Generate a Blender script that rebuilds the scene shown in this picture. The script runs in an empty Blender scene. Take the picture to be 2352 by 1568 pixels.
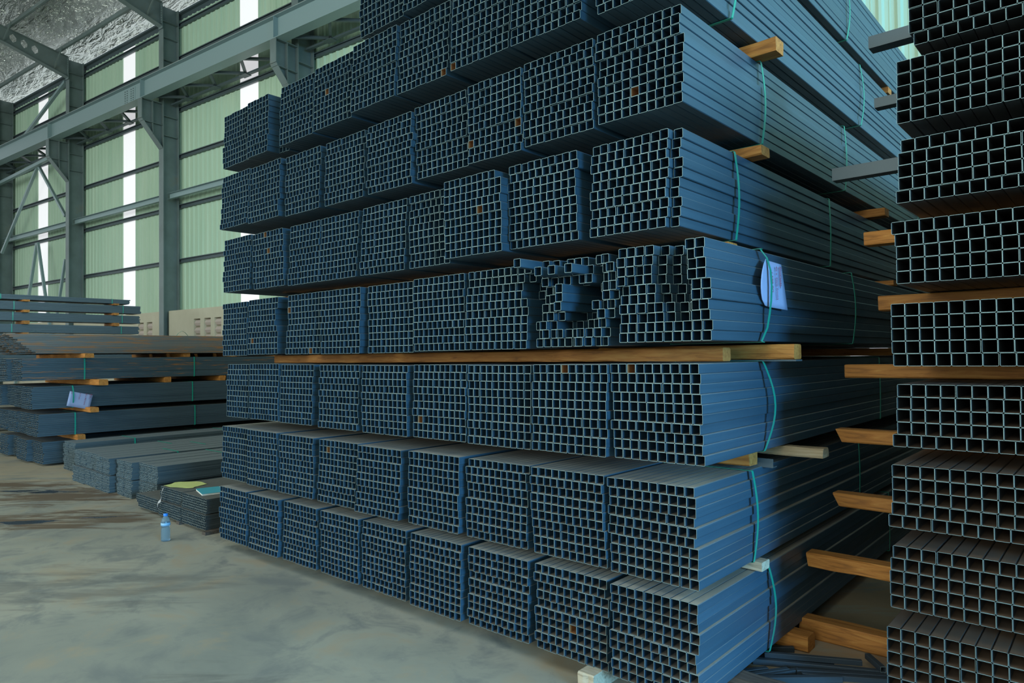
import bpy, bmesh, math, random
from mathutils import Matrix, Vector, noise
random.seed(7)
S = bpy.context.scene
C = S.collection

# ------------------------------------------------------------------ camera
cd = bpy.data.cameras.new('camera'); cam = bpy.data.objects.new('camera', cd); C.objects.link(cam)
R_ = Vector((0.74603, 0.66581, -0.01175)); U_ = Vector((0.02279, -0.00789, 0.99971)); W_ = Vector((-0.66553, 0.74608, 0.02106))
m = Matrix.Identity(4)
for i in range(3):
    m[i][0] = R_[i]; m[i][1] = U_[i]; m[i][2] = -W_[i]
m[0][3], m[1][3], m[2][3] = 1.1952, -2.5832, 1.4917
cam.matrix_world = m
cd.sensor_fit = 'HORIZONTAL'; cd.sensor_width = 36.0; cd.lens = 1590.85 / 2352 * 36.0
cd.clip_start = 0.05; cd.clip_end = 300
S.camera = cam

# ------------------------------------------------------------------ world, lights, exposure
w = bpy.data.worlds.new('sky'); S.world = w; w.use_nodes = True
bg = w.node_tree.nodes['Background']; bg.inputs[0].default_value = (0.84, 0.95, 1.0, 1); bg.inputs[1].default_value = 1.1

def area(name, loc, target, sx, sy, power, col):
    l = bpy.data.lights.new(name, 'AREA'); l.shape = 'RECTANGLE'; l.size = sx; l.size_y = sy; l.energy = power; l.color = col
    o = bpy.data.objects.new(name, l); C.objects.link(o); o.location = loc
    d = Vector(target) - Vector(loc); o.rotation_euler = d.to_track_quat('-Z', 'Y').to_euler()
    return o
# blue sky seen low through the side door of the hall; the wall round the door shades the upper tiers
area('door_sky', (25.0, -6.8, 6.2), (0.0, -6.0, 1.0), 12.0, 7.0, 20000, (0.19, 0.59, 1.0))
# daylight through the open loading front behind the photographer
area('front_daylight', (-7.0, -17.0, 5.0), (-9.0, 3.0, 2.5), 26.0, 9.0, 2700, (0.9, 1.0, 0.9))
# lamp at an unseen, assumed high opening in the right wall, for the upper tiers
area('high_side_daylight', (11.9, 4.2, 7.0), (-0.1, 2.4, 3.0), 7.0, 2.5, 250, (0.55, 0.88, 1.0)).data.spread = math.radians(56)
# added fill under the closed roof, brightens the floor and the stack tops
area('roof_fill_light', (-3.0, -5.5, 11.6), (-3.0, -5.0, 0), 18.0, 7.0, 600, (0.95, 1.0, 0.92))
S.view_settings.view_transform = 'Standard'; S.view_settings.look = 'None'
S.view_settings.gamma = 1.0; S.view_settings.exposure = 0.0; S.view_settings.use_curve_mapping = False
S.cycles.max_bounces = 6; S.cycles.diffuse_bounces = 3; S.cycles.glossy_bounces = 3; S.cycles.transmission_bounces = 6
S.cycles.caustics_reflective = False; S.cycles.caustics_refractive = False
S.cycles.use_denoising = True

# ------------------------------------------------------------------ materials
def mat(name, col=(.5, .5, .5), rough=.6, metal=0.0, spec=.5):
    mt = bpy.data.materials.new(name); mt.use_nodes = True
    b = mt.node_tree.nodes['Principled BSDF']
    b.inputs['Base Color'].default_value = (*col, 1); b.inputs['Roughness'].default_value = rough
    b.inputs['Metallic'].default_value = metal; b.inputs['Specular IOR Level'].default_value = spec
    return mt
def N(mt, t, **kw):
    n = mt.node_tree.nodes.new(t)
    for k, v in kw.items(): setattr(n, k, v)
    return n
def L(mt, a, b): mt.node_tree.links.new(a, b)
def B(mt): return mt.node_tree.nodes['Principled BSDF']
def noise_tex(mt, scale, sc=(1, 1, 1), detail=4, rough=.55, coord='Object', dist=0.0, each=None):
    tc = N(mt, 'ShaderNodeTexCoord'); mp = N(mt, 'ShaderNodeMapping'); mp.inputs['Scale'].default_value = sc
    nt = N(mt, 'ShaderNodeTexNoise'); nt.inputs['Scale'].default_value = scale; nt.inputs['Detail'].default_value = detail
    nt.inputs['Roughness'].default_value = rough; nt.inputs['Distortion'].default_value = dist
    src = tc.outputs[coord]
    if each is not None:   # every tube gets its own stretch of the pattern
        va = N(mt, 'ShaderNodeVectorMath', operation='ADD'); sc_ = N(mt, 'ShaderNodeVectorMath', operation='SCALE'); sc_.inputs[0].default_value = (13.0, 37.0, 7.0)
        L(mt, each, sc_.inputs['Scale']); L(mt, src, va.inputs[0]); L(mt, sc_.outputs[0], va.inputs[1]); src = va.outputs[0]
    L(mt, src, mp.inputs[0]); L(mt, mp.outputs[0], nt.inputs['Vector'])
    return nt.outputs['Fac']
def ramp(mt, fac, stops):
    r = N(mt, 'ShaderNodeValToRGB'); e = r.color_ramp.elements
    while len(e) < len(stops): e.new(.5)
    for k, (p, c) in enumerate(stops):
        e[k].position = p; e[k].color = (*c, 1) if len(c) == 3 else c
    L(mt, fac, r.inputs[0]); return r.outputs[0]
def mixc(mt, fac, a, b, mode='MIX'):
    n = N(mt, 'ShaderNodeMix', data_type='RGBA', blend_type=mode)
    for s, v in ((n.inputs[0], fac), (n.inputs[6], a), (n.inputs[7], b)):
        if hasattr(v, 'is_output'): L(mt, v, s)
        elif isinstance(v, (int, float)): s.default_value = v
        else: s.default_value = (*v, 1)
    return n.outputs[2]
def mth(mt, op, a, b=None, clamp=False):
    n = N(mt, 'ShaderNodeMath', operation=op, use_clamp=clamp)
    for s, v in ((n.inputs[0], a), (n.inputs[1], b)):
        if v is None: continue
        if hasattr(v, 'is_output'): L(mt, v, s)
        else: s.default_value = v
    return n.outputs[0]
def bump(mt, h, strength=.3, dist=.01):
    b = N(mt, 'ShaderNodeBump'); b.inputs['Strength'].default_value = strength; b.inputs['Distance'].default_value = dist
    L(mt, h, b.inputs['Height']); L(mt, b.outputs[0], B(mt).inputs['Normal'])

def steel(name, c1, c2, rough=.42, rust=0.0, dustc=(.125, .118, .10), dust=.85):
    mt = mat(name, c1, rough)
    oi = N(mt, 'ShaderNodeObjectInfo')
    rd = oi.outputs['Random']; streak = noise_tex(mt, 3.0, (18, .25, 18), 4, .6, each=rd)
    blot = noise_tex(mt, 4.0, (3, 1, 3), 3, .6, each=rd)
    col = ramp(mt, streak, [(.3, c1), (.7, c2)])
    col = mixc(mt, mth(mt, 'MULTIPLY', oi.outputs['Random'], .35), col, tuple(x * .55 for x in c1))
    col = mixc(mt, mth(mt, 'MULTIPLY', blot, .3), col, (c2[0] * 1.2, c2[1] * 1.15, c2[2] * 1.05))
    geo = N(mt, 'ShaderNodeNewGeometry'); sep = N(mt, 'ShaderNodeSeparateXYZ'); L(mt, geo.outputs['Normal'], sep.inputs[0])
    up = mth(mt, 'MULTIPLY', mth(mt, 'SUBTRACT', sep.outputs[2], .6, True), 2.5, True)
    dn = ramp(mt, noise_tex(mt, 2.0, (6, .5, 6), 4, each=rd), [(.25, (.55,) * 3), (.75, (1,) * 3)])
    col = mixc(mt, mth(mt, 'MULTIPLY', mth(mt, 'MULTIPLY', up, dn), dust), col, dustc)
    if rust > 0:
        rn = ramp(mt, noise_tex(mt, 2.2, (7, .9, 15), 5, .68, each=rd), [(.62 - rust * .10, (0, 0, 0)), (.70 - rust * .08, (1, 1, 1))])
        col = mixc(mt, mth(mt, 'MULTIPLY', rn, .8), col, (.34, .14, .03))
    L(mt, col, B(mt).inputs['Base Color'])
    rr = mth(mt, 'ADD', mth(mt, 'MULTIPLY', blot, .22), rough - .1)
    rr = mth(mt, 'ADD', rr, mth(mt, 'MULTIPLY', up, .3))
    L(mt, rr, B(mt).inputs['Roughness'])
    return mt
M = {}
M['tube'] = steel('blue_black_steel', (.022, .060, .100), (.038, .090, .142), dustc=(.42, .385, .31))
M['tube_in'] = steel('shaded_tube_inside', (.014, .040, .072), (.024, .060, .105), dustc=(.22, .18, .13), dust=.8)  # shade inside the tubes put into the colour, with dust on their floors
M['tube_dark'] = steel('dark_steel', (.030, .040, .048), (.048, .058, .066), dustc=(.155, .088, .045))
M['small'] = steel('small_tube_steel', (.034, .048, .056), (.055, .07, .08), dustc=(.135, .135, .12), dust=.8)
M['offcut'] = steel('dark_offcut', (.020, .030, .042), (.035, .05, .065), dust=0)
M['flat'] = steel('grey_blue_steel', (.055, .085, .105), (.085, .12, .14), dustc=(.19, .225, .24), dust=.75)
M['left'] = steel('slate_steel', (.034, .062, .088), (.058, .094, .122))
M['left_rust'] = steel('slate_steel_rusting', (.034, .062, .088), (.062, .098, .122), rust=.5)
M['rusty'] = steel('rust_streaked_steel', (.10, .11, .115), (.16, .16, .15), rust=1.15)
M['rust_in'] = mat('rust_inside', (.30, .13, .045), .8)
M['edge'] = mat('cut_steel_edge', (.21, .32, .33), .40, .35)
M['edge_flat'] = mat('cut_flat_edge', (.30, .42, .46), .4, .2)
M['edge_dark'] = mat('cut_steel_edge_dull', (.20, .27, .28), .45, .3)
M['strap'] = mat('green_strap', (.012, .30, .22), .35)
M['paper'] = mat('paper_sheet', (.32, .40, .64), .7)
M['ink'] = mat('red_brown_ink', (.30, .06, .10), .7)
M['yellow'] = mat('yellow_paper', (.55, .62, .22), .7)
M['teal'] = mat('teal_cover', (.03, .36, .48), .5)
M['page'] = mat('white_pages', (.72, .74, .70), .8)
M['white'] = mat('white_plastic_strip', (.75, .76, .80), .6)

def wood(name, a, b, sc):
    mt = mat(name, a, .75)
    oi = N(mt, 'ShaderNodeObjectInfo')
    g = noise_tex(mt, 6.0, sc, 6, .65, dist=.6)
    g2 = noise_tex(mt, 2.5, (1, 1, 1), 3)
    col = ramp(mt, g, [(.3, tuple(x * .45 for x in a)), (.48, a), (.72, b)])
    col = mixc(mt, mth(mt, 'MULTIPLY', g2, .45), col, tuple(x * .5 for x in a))
    hs = N(mt, 'ShaderNodeHueSaturation'); L(mt, col, hs.inputs['Color'])
    L(mt, mth(mt, 'ADD', mth(mt, 'MULTIPLY', oi.outputs['Random'], .5), .8), hs.inputs['Value'])
    L(mt, hs.outputs[0], B(mt).inputs['Base Color']); bump(mt, g, .5, .004)
    return mt
M['wood'] = wood('rough_timber', (.42, .165, .030), (.58, .29, .07), (.8, 9, 9))
M['wood_old'] = wood('weathered_timber', (.34, .24, .13), (.50, .40, .26), (.8, 9, 9))
M['wood_pale'] = wood('pale_timber', (.50, .43, .31), (.62, .56, .44), (.8, 9, 9))
M['wood_dark'] = wood('grey_timber', (.085, .068, .056), (.14, .118, .098), (.8, 9, 9))
M['angle'] = mat('dull_steel', (.075, .105, .12), .5, .2)
M['frame'] = mat('grey_green_paint', (.165, .215, .215), .5)
M['frame2'] = mat('grey_green_paint_worn', (.165, .215, .215), .5)
cn = noise_tex(M['frame2'], 1.2, (1, 1, 1), 5)
L(M['frame2'], ramp(M['frame2'], cn, [(.3, (.13, .17, .165)), (.6, (.18, .235, .235)), (.72, (.20, .22, .19))]), B(M['frame2']).inputs['Base Color'])
M['girt'] = mat('dark_girt_paint', (.075, .105, .115), .5)
M['crane'] = mat('crane_paint', (.26, .36, .37), .45)
M['rail'] = mat('rusty_rail', (.16, .085, .04), .7)
M['cream'] = mat('cream_render', (.60, .56, .42), .85)
L(M['cream'], ramp(M['cream'], noise_tex(M['cream'], 1.5, (1, 1, 1), 5), [(.3, (.54, .50, .37)), (.7, (.63, .59, .45))]), B(M['cream']).inputs['Base Color'])
M['vent'] = mat('vent_block', (.62, .52, .46), .8)
sd = mat('pale_green_siding', (.50, .68, .50), .55)
L(sd, ramp(sd, noise_tex(sd, 1.0, (2, 2, .25), 4), [(.3, (.44, .62, .46)), (.7, (.54, .70, .53))]), B(sd).inputs['Base Color'])
M['siding'] = sd
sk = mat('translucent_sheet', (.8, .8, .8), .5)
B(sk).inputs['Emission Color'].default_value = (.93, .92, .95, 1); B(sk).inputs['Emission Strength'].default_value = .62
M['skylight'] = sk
fo = mat('foil_insulation', (.8, .82, .76), .30, 1.0)
f1 = noise_tex(fo, .8, (1.0, 3.0, 1), 3, .55, dist=.6); f2 = noise_tex(fo, 2.2, (1, 3.4, 1), 3, .6, dist=.6)
L(fo, ramp(fo, f1, [(.25, (.66, .70, .64)), (.7, (.90, .91, .84))]), B(fo).inputs['Base Color'])
bump(fo, mth(fo, 'ADD', f1, mth(fo, 'MULTIPLY', f2, .5)), 1.0, 1.1)
M['foil'] = fo
# concrete floor with old oil marks and damp patches towards the far piles
fl = mat('concrete_floor', (.3, .3, .26), .7)
n1 = noise_tex(fl, .55, (1, 1, 1), 6, .6, dist=.4); n2 = noise_tex(fl, 2.6, (1, 1, 1), 6, .65, dist=.5); n3 = noise_tex(fl, 26.0, (1, 1, 1), 4, .7)
c0 = ramp(fl, n1, [(.3, (.215, .225, .195)), (.5, (.325, .32, .26)), (.7, (.395, .365, .285))])
c0 = mixc(fl, ramp(fl, n2, [(.36, (.85,) * 3), (.5, (0, 0, 0))]), c0, (.19, .20, .185))
c0 = mixc(fl, ramp(fl, n2, [(.54, (0, 0, 0)), (.68, (.7,) * 3)]), c0, (.37, .295, .195))
c0 = mixc(fl, ramp(fl, n3, [(.68, (0, 0, 0)), (.76, (.55,) * 3)]), c0, (.42, .43, .38))
tcf = N(fl, 'ShaderNodeTexCoord')
def blob(cx, cy, rx, ry, rot, soft, nz):
    mp = N(fl, 'ShaderNodeMapping', vector_type='TEXTURE'); mp.inputs['Location'].default_value = (cx, cy, 0); mp.inputs['Rotation'].default_value = (0, 0, rot)
    mp.inputs['Scale'].default_value = (rx, ry, 1); L(fl, tcf.outputs['Object'], mp.inputs[0])
    ln = N(fl, 'ShaderNodeVectorMath', operation='LENGTH'); L(fl, mp.outputs[0], ln.inputs[0])
    v = mth(fl, 'ADD', ln.outputs['Value'], mth(fl, 'MULTIPLY', mth(fl, 'SUBTRACT', nz, .5), 4.2))
    return ramp(fl, v, [(max(0, .75 - soft), (1, 1, 1)), (.75 + soft * .3, (0, 0, 0))])
tn = N(fl, 'ShaderNodeTexCoord'); mn = N(fl, 'ShaderNodeMapping', vector_type='TEXTURE'); mn.inputs['Rotation'].default_value = (0, 0, .74); mn.inputs['Scale'].default_value = (1.0, .22, 1)
L(fl, tn.outputs['Object'], mn.inputs[0]); nn4 = N(fl, 'ShaderNodeTexNoise'); nn4.inputs['Scale'].default_value = 1.5; nn4.inputs['Detail'].default_value = 7; nn4.inputs['Roughness'].default_value = .66; nn4.inputs['Distortion'].default_value = .5
L(fl, mn.outputs[0], nn4.inputs['Vector']); n4 = nn4.outputs['Fac']
st = blob(-7.7, -.15, 1.15, .55, .72, .35, n4); st2 = blob(-8.9, -.35, 1.0, .30, .6, .3, n4); st3 = blob(-6.35, -.5, 1.15, .50, .85, .35, n4); st4 = mth(fl, 'MAXIMUM', blob(-4.1, -1.15, 1.1, .45, .7, .6, n4), blob(-1.9, -1.25, .55, .3, .7, .6, n4)); warm = blob(-10.5, .0, 3.2, 1.6, .4, .6, n4)
c0 = mixc(fl, mth(fl, 'MULTIPLY', warm, .6), c0, (.46, .37, .24))
brown = mth(fl, 'MAXIMUM', mth(fl, 'MAXIMUM', st, st2), st3)
c0 = mixc(fl, mth(fl, 'MULTIPLY', brown, .9), c0, (.115, .075, .042))
c0 = mixc(fl, mth(fl, 'MULTIPLY', st4, .6), c0, (.12, .12, .11))
c0 = mixc(fl, mth(fl, 'MULTIPLY', blob(.25, 2.4, .9, 3.2, 0, .5, n4), .75), c0, (.36, .25, .14))
wet = mth(fl, 'MAXIMUM', blob(-8.15, -.22, .50, .11, .55, .2, n4), blob(-6.45, -.72, .62, .10, .98, .2, n4))
c0 = mixc(fl, mth(fl, 'MULTIPLY', wet, .85), c0, (.05, .075, .10))
L(fl, c0, B(fl).inputs['Base Color'])
L(fl, mth(fl, 'SUBTRACT', .62, mth(fl, 'MULTIPLY', wet, .55)), B(fl).inputs['Roughness'])
bump(fl, mth(fl, 'ADD', n2, mth(fl, 'MULTIPLY', n3, .3)), .12, .01)
M['floor'] = fl

# ------------------------------------------------------------------ mesh helpers
def new_mesh(name, bm, mats):
    me = bpy.data.meshes.new(name); bm.to_mesh(me); bm.free()
    for x in (mats if isinstance(mats, (list, tuple)) else [mats]): me.materials.append(x)
    return me
def link(name, data, parent=None, loc=(0, 0, 0)):
    o = bpy.data.objects.new(name, data); C.objects.link(o); o.location = loc
    if parent is not None: o.parent = parent
    return o
def tag(o, label=None, cat=None, group=None, kind=None):
    if label: o['label'] = label
    if cat: o['category'] = cat
    if group: o['group'] = group
    if kind: o['kind'] = kind
    return o
def box(bm, x0, x1, y0, y1, z0, z1, mi=0):
    v = [bm.verts.new((x, y, z)) for x in (x0, x1) for y in (y0, y1) for z in (z0, z1)]
    fs = [(0, 1, 3, 2), (4, 6, 7, 5), (0, 4, 5, 1), (2, 3, 7, 6), (0, 2, 6, 4), (1, 5, 7, 3)]
    for f in fs:
        fa = bm.faces.new([v[i] for i in f]); fa.material_index = mi
    return v
def bar(bm, a, b, wx, wz, up=Vector((0, 0, 1)), mi=0):
    a = Vector(a); b = Vector(b); d = (b - a).normalized(); s = d.cross(up)
    if s.length < 1e-4: s = d.cross(Vector((1, 0, 0)))
    s.normalize(); t = s.cross(d).normalized()
    ring = [s * (wx / 2) * i + t * (wz / 2) * j for i, j in ((-1, -1), (1, -1), (1, 1), (-1, 1))]
    va = [bm.verts.new(a + r) for r in ring]; vb = [bm.verts.new(b + r) for r in ring]
    for k in range(4):
        f = bm.faces.new((va[k], va[(k + 1) % 4], vb[(k + 1) % 4], vb[k])); f.material_index = mi
    bm.faces.new(va[::-1]).material_index = mi; bm.faces.new(vb).material_index = mi
def ring_prof(hx, hz, ch):
    return [(-hx + ch, -hz), (hx - ch, -hz), (hx, -hz + ch), (hx, hz - ch), (hx - ch, hz), (-hx + ch, hz), (-hx, hz - ch), (-hx, -hz + ch)]
def tube_mesh(name, w_, h_, wall, Ln, mats, inner_mi=0):
    """hollow section lying along +Y, lower corner of its outside at the origin"""
    bm = bmesh.new(); hx, hz = w_ / 2, h_ / 2
    o = ring_prof(hx, hz, min(w_, h_) * .07); i = ring_prof(hx - wall, hz - wall, min(w_, h_) * .045)
    def ringv(p, y): return [bm.verts.new((x + hx, y, z + hz)) for x, z in p]
    o0, o1, i0, i1 = ringv(o, 0), ringv(o, Ln), ringv(i, 0), ringv(i, Ln)
    for k in range(8):
        j = (k + 1) % 8
        bm.faces.new((o0[k], o0[j], o1[j], o1[k])).material_index = 0
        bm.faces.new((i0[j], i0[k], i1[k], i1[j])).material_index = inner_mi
        bm.faces.new((o0[j], o0[k], i0[k], i0[j])).material_index = 1
        bm.faces.new((o1[k], o1[j], i1[j], i1[k])).material_index = 1
    bmesh.ops.recalc_face_normals(bm, faces=bm.faces)
    return new_mesh(name, bm, mats)
def timber_mesh(x0, x1, y0, y1, z0, z1, mt, rough=.004, skew=0.0, seed=0):
    bm = bmesh.new(); n = max(3, int((x1 - x0) / .12)); rings = []
    rnd = random.Random(seed); c = .006
    prof = [(y0 + c, z0), (y1 - c, z0), (y1, z0 + c), (y1, z1 - c), (y1 - c, z1), (y0 + c, z1), (y0, z1 - c), (y0, z0 + c)]
    for k in range(n + 1):
        x = x0 + (x1 - x0) * k / n; ring = []
        for (y, z) in prof:
            t = (z - z0) / (z1 - z0)
            dx = skew * t if k == 0 else (0.3 * skew * t if k == n else 0)
            ring.append(bm.verts.new((x + dx, y + rnd.uniform(-rough, rough), z + (rnd.uniform(-rough, 0) if t > .5 else rnd.uniform(0, rough)) * .5)))
        rings.append(ring)
    for a, b in zip(rings, rings[1:]):
        for k in range(8): bm.faces.new((a[k], a[(k + 1) % 8], b[(k + 1) % 8], b[k]))
    bm.faces.new(rings[0]); bm.faces.new(rings[-1])
    bmesh.ops.recalc_face_normals(bm, faces=bm.faces)
    return new_mesh('timber', bm, mt)
_seed = [0]
def timber(label, x0, x1, y0, y1, z0, z1, mt='wood', group=None, rough=.004, skew=0.0, rot=0.0, cat='timber', name='timber_spacer'):
    _seed[0] += 1
    cx, cy = (x0 + x1) / 2, (y0 + y1) / 2
    me = timber_mesh(x0 - cx, x1 - cx, y0 - cy, y1 - cy, 0, z1 - z0, M[mt], rough, skew, _seed[0])
    o = link(name, me, None, (cx, cy, z0)); o.rotation_euler.z = rot
    return tag(o, label, cat, group)
def strap_mesh(x0, x1, z0, z1, wd=.018, bow=0.0, drift=0.0, path=None, mt=None):
    """flat packing strap looped round a bundle, in the local XZ plane; bow pushes its +X run outwards, drift sways it along Y"""
    e = .0035
    pts = [(x0 - e, 0, z0 - e), (x1 + e * .3, 0, z0 - e)]
    nn = 10
    if path: pts += [(x, y, z) for x, y, z in path]
    else:
        for k in range(nn + 1):
            t = k / nn; b = math.sin(math.pi * t)
            pts.append((x1 + e + bow * b, drift * b, z0 - e * .3 + (z1 - z0 + e * .6) * t))
    pts += [(x1 + e * .3, 0, z1 + e), (x0 - e, 0, z1 + e)]
    bm = bmesh.new(); cx, cz = (x0 + x1) / 2, (z0 + z1) / 2; th = .0018
    P = [Vector(p) for p in pts]; n = len(P)
    outer = []
    for k in range(n):
        d = (P[(k + 1) % n] - P[k - 1]); nv = Vector((d.z, 0, -d.x))
        if nv.length < 1e-6: nv = Vector((1, 0, 0))
        nv.normalize()
        q = P[k] + nv * th
        outer.append(q)
    rows = []
    for a, b in zip(P, outer):
        rows.append([bm.verts.new(a + Vector((0, -wd / 2, 0))), bm.verts.new(a + Vector((0, wd / 2, 0))), bm.verts.new(b + Vector((0, wd / 2, 0))), bm.verts.new(b + Vector((0, -wd / 2, 0)))])
    for k in range(n):
        a, b = rows[k], rows[(k + 1) % n]
        for j in range(4): bm.faces.new((a[j], a[(j + 1) % 4], b[(j + 1) % 4], b[j]))
    bmesh.ops.recalc_face_normals(bm, faces=bm.faces)
    return new_mesh('strap', bm, mt or M['strap'])

# ------------------------------------------------------------------ tube bundles
def bundle(name, label, x0, y0, z0, cols, rows, px, pz, mesh, group, part='square_tube', lean=0.0, jx=.005, jy=.006, tubejy=.004,
           yfun=None, xfun=None, alt=None, altp=0.0, gap=.004, straps=(), seed=1, cat='steel bundle', alt_at=(), roll=0.0, skip=()):
    """straps: (y, bow, drift)"""
    rnd = random.Random(seed)
    root = link(name, None, None, (x0, y0, z0)); root.empty_display_size = .1
    tag(root, label, cat, group)
    W = mesh.dimensions_x; xr = 0; xl = 9
    dx = 0.0; n = 0
    for r in range(rows):
        if rnd.random() < .55: dx = rnd.uniform(-jx, jx)
        dy = rnd.uniform(-jy, jy); g = rnd.randrange(2, max(3, cols - 1)); gw = rnd.uniform(0, gap) if rnd.random() < .6 else 0
        for c in range(cols):
            x = c * px + lean * (r / max(1, rows - 1)) + dx + (gw if c >= g else 0)
            y = dy + rnd.uniform(-tubejy, tubejy); z = r * pz; ry = 0
            if xfun: x += xfun(r, c)
            if yfun: y += yfun(r, c)
            if (r, c) in skip: continue
            me = mesh
            if alt and (rnd.random() < altp or (r, c) in alt_at): me = alt
            o = link(part, me, root, (x, y, z))
            xr = max(xr, x + W); xl = min(xl, x); n += 1
    for s in straps:
        sy, bow, drift = s[:3]; path = s[3] if len(s) > 3 else None
        o = link('strap', strap_mesh(xl, xr, 0, rows * pz - .0008, bow=bow, drift=drift, path=path), root, (0, sy, 0))
        o['label'] = 'thin green packing strap'
    root['_w'] = xr
    del root['_w']
    return root, xr
class TM: pass
def tm(name, w_, h_, wall, Ln, mats, inner=0):
    me = tube_mesh(name, w_, h_, wall, Ln, mats, inner)
    return me
bpy.types.Mesh.dimensions_x = property(lambda s: max(v.co.x for v in s.vertices))
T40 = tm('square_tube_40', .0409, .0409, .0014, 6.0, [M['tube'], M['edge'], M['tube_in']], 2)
T40R = tm('square_tube_40_rust', .0409, .0409, .0014, 6.0, [M['tube'], M['edge'], M['rust_in']], 2)
T50 = tm('square_tube_50', .0504, .0504, .0011, 6.0, [M['tube_dark'], M['edge']])
ORD = ['', 'first', 'second', 'third', 'fourth', 'fifth', 'sixth', 'seventh', 'eighth', 'ninth', 'tenth']

# measured left edge, lean, width, underside height of every bundle, far end of the row first
TIERS = {
1: [(x, .004, .4116, .08) for x in (-4.229, -3.767, -3.300, -2.831, -2.377, -1.912, -1.450, -.985, -.544)],
2: [(-4.254, .023, .421, .55), (-3.809, .003, .421, .549), (-3.357, .008, .43, .544), (-2.87, .045, .42, .545), (-2.419, .023, .415, .539), (-1.918, .018, .41, .545), (-1.452, .002, .419, .539), (-.990, -.012, .42, .538), (-.552, -.01, .421, .534)],
3: [(-4.172, .017, .361, 1.041), (-3.784, .008, .412, 1.044), (-3.36, .027, .412, 1.038), (-2.844, .029, .431, 1.036), (-2.354, .009, .43, 1.033), (-1.877, .013, .428, 1.037), (-1.427, -.001, .435, 1.034), (-.978, .01, .43, 1.038), (-.52, -.001, .425, 1.04)],
4: [(-4.236, .012, .402, 1.521), (-3.826, .022, .43, 1.527), (-3.256, .043, .427, 1.523), (-2.795, .018, .422, 1.52), (-2.305, -.006, .425, 1.52), (-1.872, .005, .427, 1.526), (-1.445, .024, .436, 1.527), (-.934, .012, .405, 1.533), (-.477, -.001, .432, 1.545)],
5: [(-4.208, .039, .422, 2.025), (-3.703, -.02, .43, 2.014), (-3.219, .03, .373, 2.005), (-2.837, .027, .413, 2.004), (-2.367, .03, .423, 2.003), (-1.886, .01, .34, 2.0), (-1.531, -.002, .41, 2.015), (-1.110, .004, .421, 2.025), (-.634, .026, .43, 2.026)],
6: [(-4.23, .04, .43, 2.53), (-3.776, .04, .435, 2.518), (-3.272, .023, .431, 2.504), (-2.759, .025, .423, 2.495), (-2.284, .024, .405, 2.493), (-1.831, -.011, .43, 2.509), (-1.403, .004, .368, 2.511), (-1.020, .004, .415, 2.525), (-.591, .012, .422, 2.536)],
7: [(-4.227, .03, .43, 3.025), (-3.79, .03, .43, 3.018), (-3.34, .03, .42, 3.022), (-2.905, .03, .43, 3.03), (-2.448, .03, .434, 3.04), (-2.002, .03, .425, 3.043), (-1.54, .03, .43, 3.05), (-1.085, .02, .429, 3.04), (-.585, .02, .425, 3.039)],
8: [(-2.375, .01, .421, 3.503), (-1.934, .01, .42, 3.506), (-.56, .0, .42, 3.52)],
}
TN = ['', 'floor tier', 'second tier', 'third tier', 'fourth tier', 'fifth tier', 'sixth tier', 'seventh tier', 'top tier']
# (y of strap, outward bow, sway) on the bundles along the aisle
STRAPS = {1: [(.70, .022, .03), (2.9, .004, 0)], 2: [(.53, .012, .025), (2.2, .006, 0)], 3: [(.60, .03, .06), (2.6, .004, 0)], 4: [(.47, .03, .065), (1.80, .012, .03)],
          5: [(.53, .012, .015), (1.9, .006, .0), (4.3, .003, 0)], 6: [(.80, .012, .02), (2.15, .006, .02), (4.2, .003, 0)], 7: [(.45, .015, .03), (2.5, .012, .04), (4.3, .003, 0)], 8: [(.55, .01, .0), (2.2, .012, .04), (4.2, .003, 0)]}
RAG = [0, 0, 0, .0, .05, .10, .14, .17, -.035, -.045]
def rag_y(r, c):
    if r < 2: return 0
    k = [0, 0, 0, 0, 0, .02, .06, .07, -.02, -.025][c] if r < 4 else RAG[c]
    return k + (.015 if (r * 7 + c * 3) % 5 == 0 else 0)
def rag_x(r, c):
    return (.010 if r in (4, 5, 6, 7) and c >= 8 else 0) + (-.010 if r == 9 and c >= 8 else 0)
mess = random.Random(5)
MESS = [[0.0] * 10 for _ in range(10)]
for r_ in range(10):
    for c_ in range(10):
        v = mess.uniform(-.01, .03)
        if 2 <= r_ <= 6 and c_ in (4, 5, 6): v = mess.uniform(.12, .36)
        elif r_ >= 2 and c_ in (3, 7): v = mess.uniform(.0, .16)
        elif r_ == 7 and c_ in (2, 4): v = .1
        if r_ == 8 and c_ in (1, 3, 5): v = -.10
        if r_ == 9 and c_ == 0: v = -.16
        if r_ in (4, 5, 6) and c_ == 3: v = -.07
        MESS[r_][c_] = v
def mess_y(r, c): return MESS[r][c]
def mess_x(r, c): return [-.020, -.018, -.030, .012, .018, .022, .020, .016, .012, -.020][r] + (.003 * (c % 3) - .003)
ALT = {(4, 3): [], (6, 1): [(2, 4)], (3, 2): [(9, 4)], (3, 4): [(2, 1)], (6, 3): [(3, 8)], (5, 3): [(5, 6)], (7, 3): [(0, 0)]}
right_edge = {}
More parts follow.
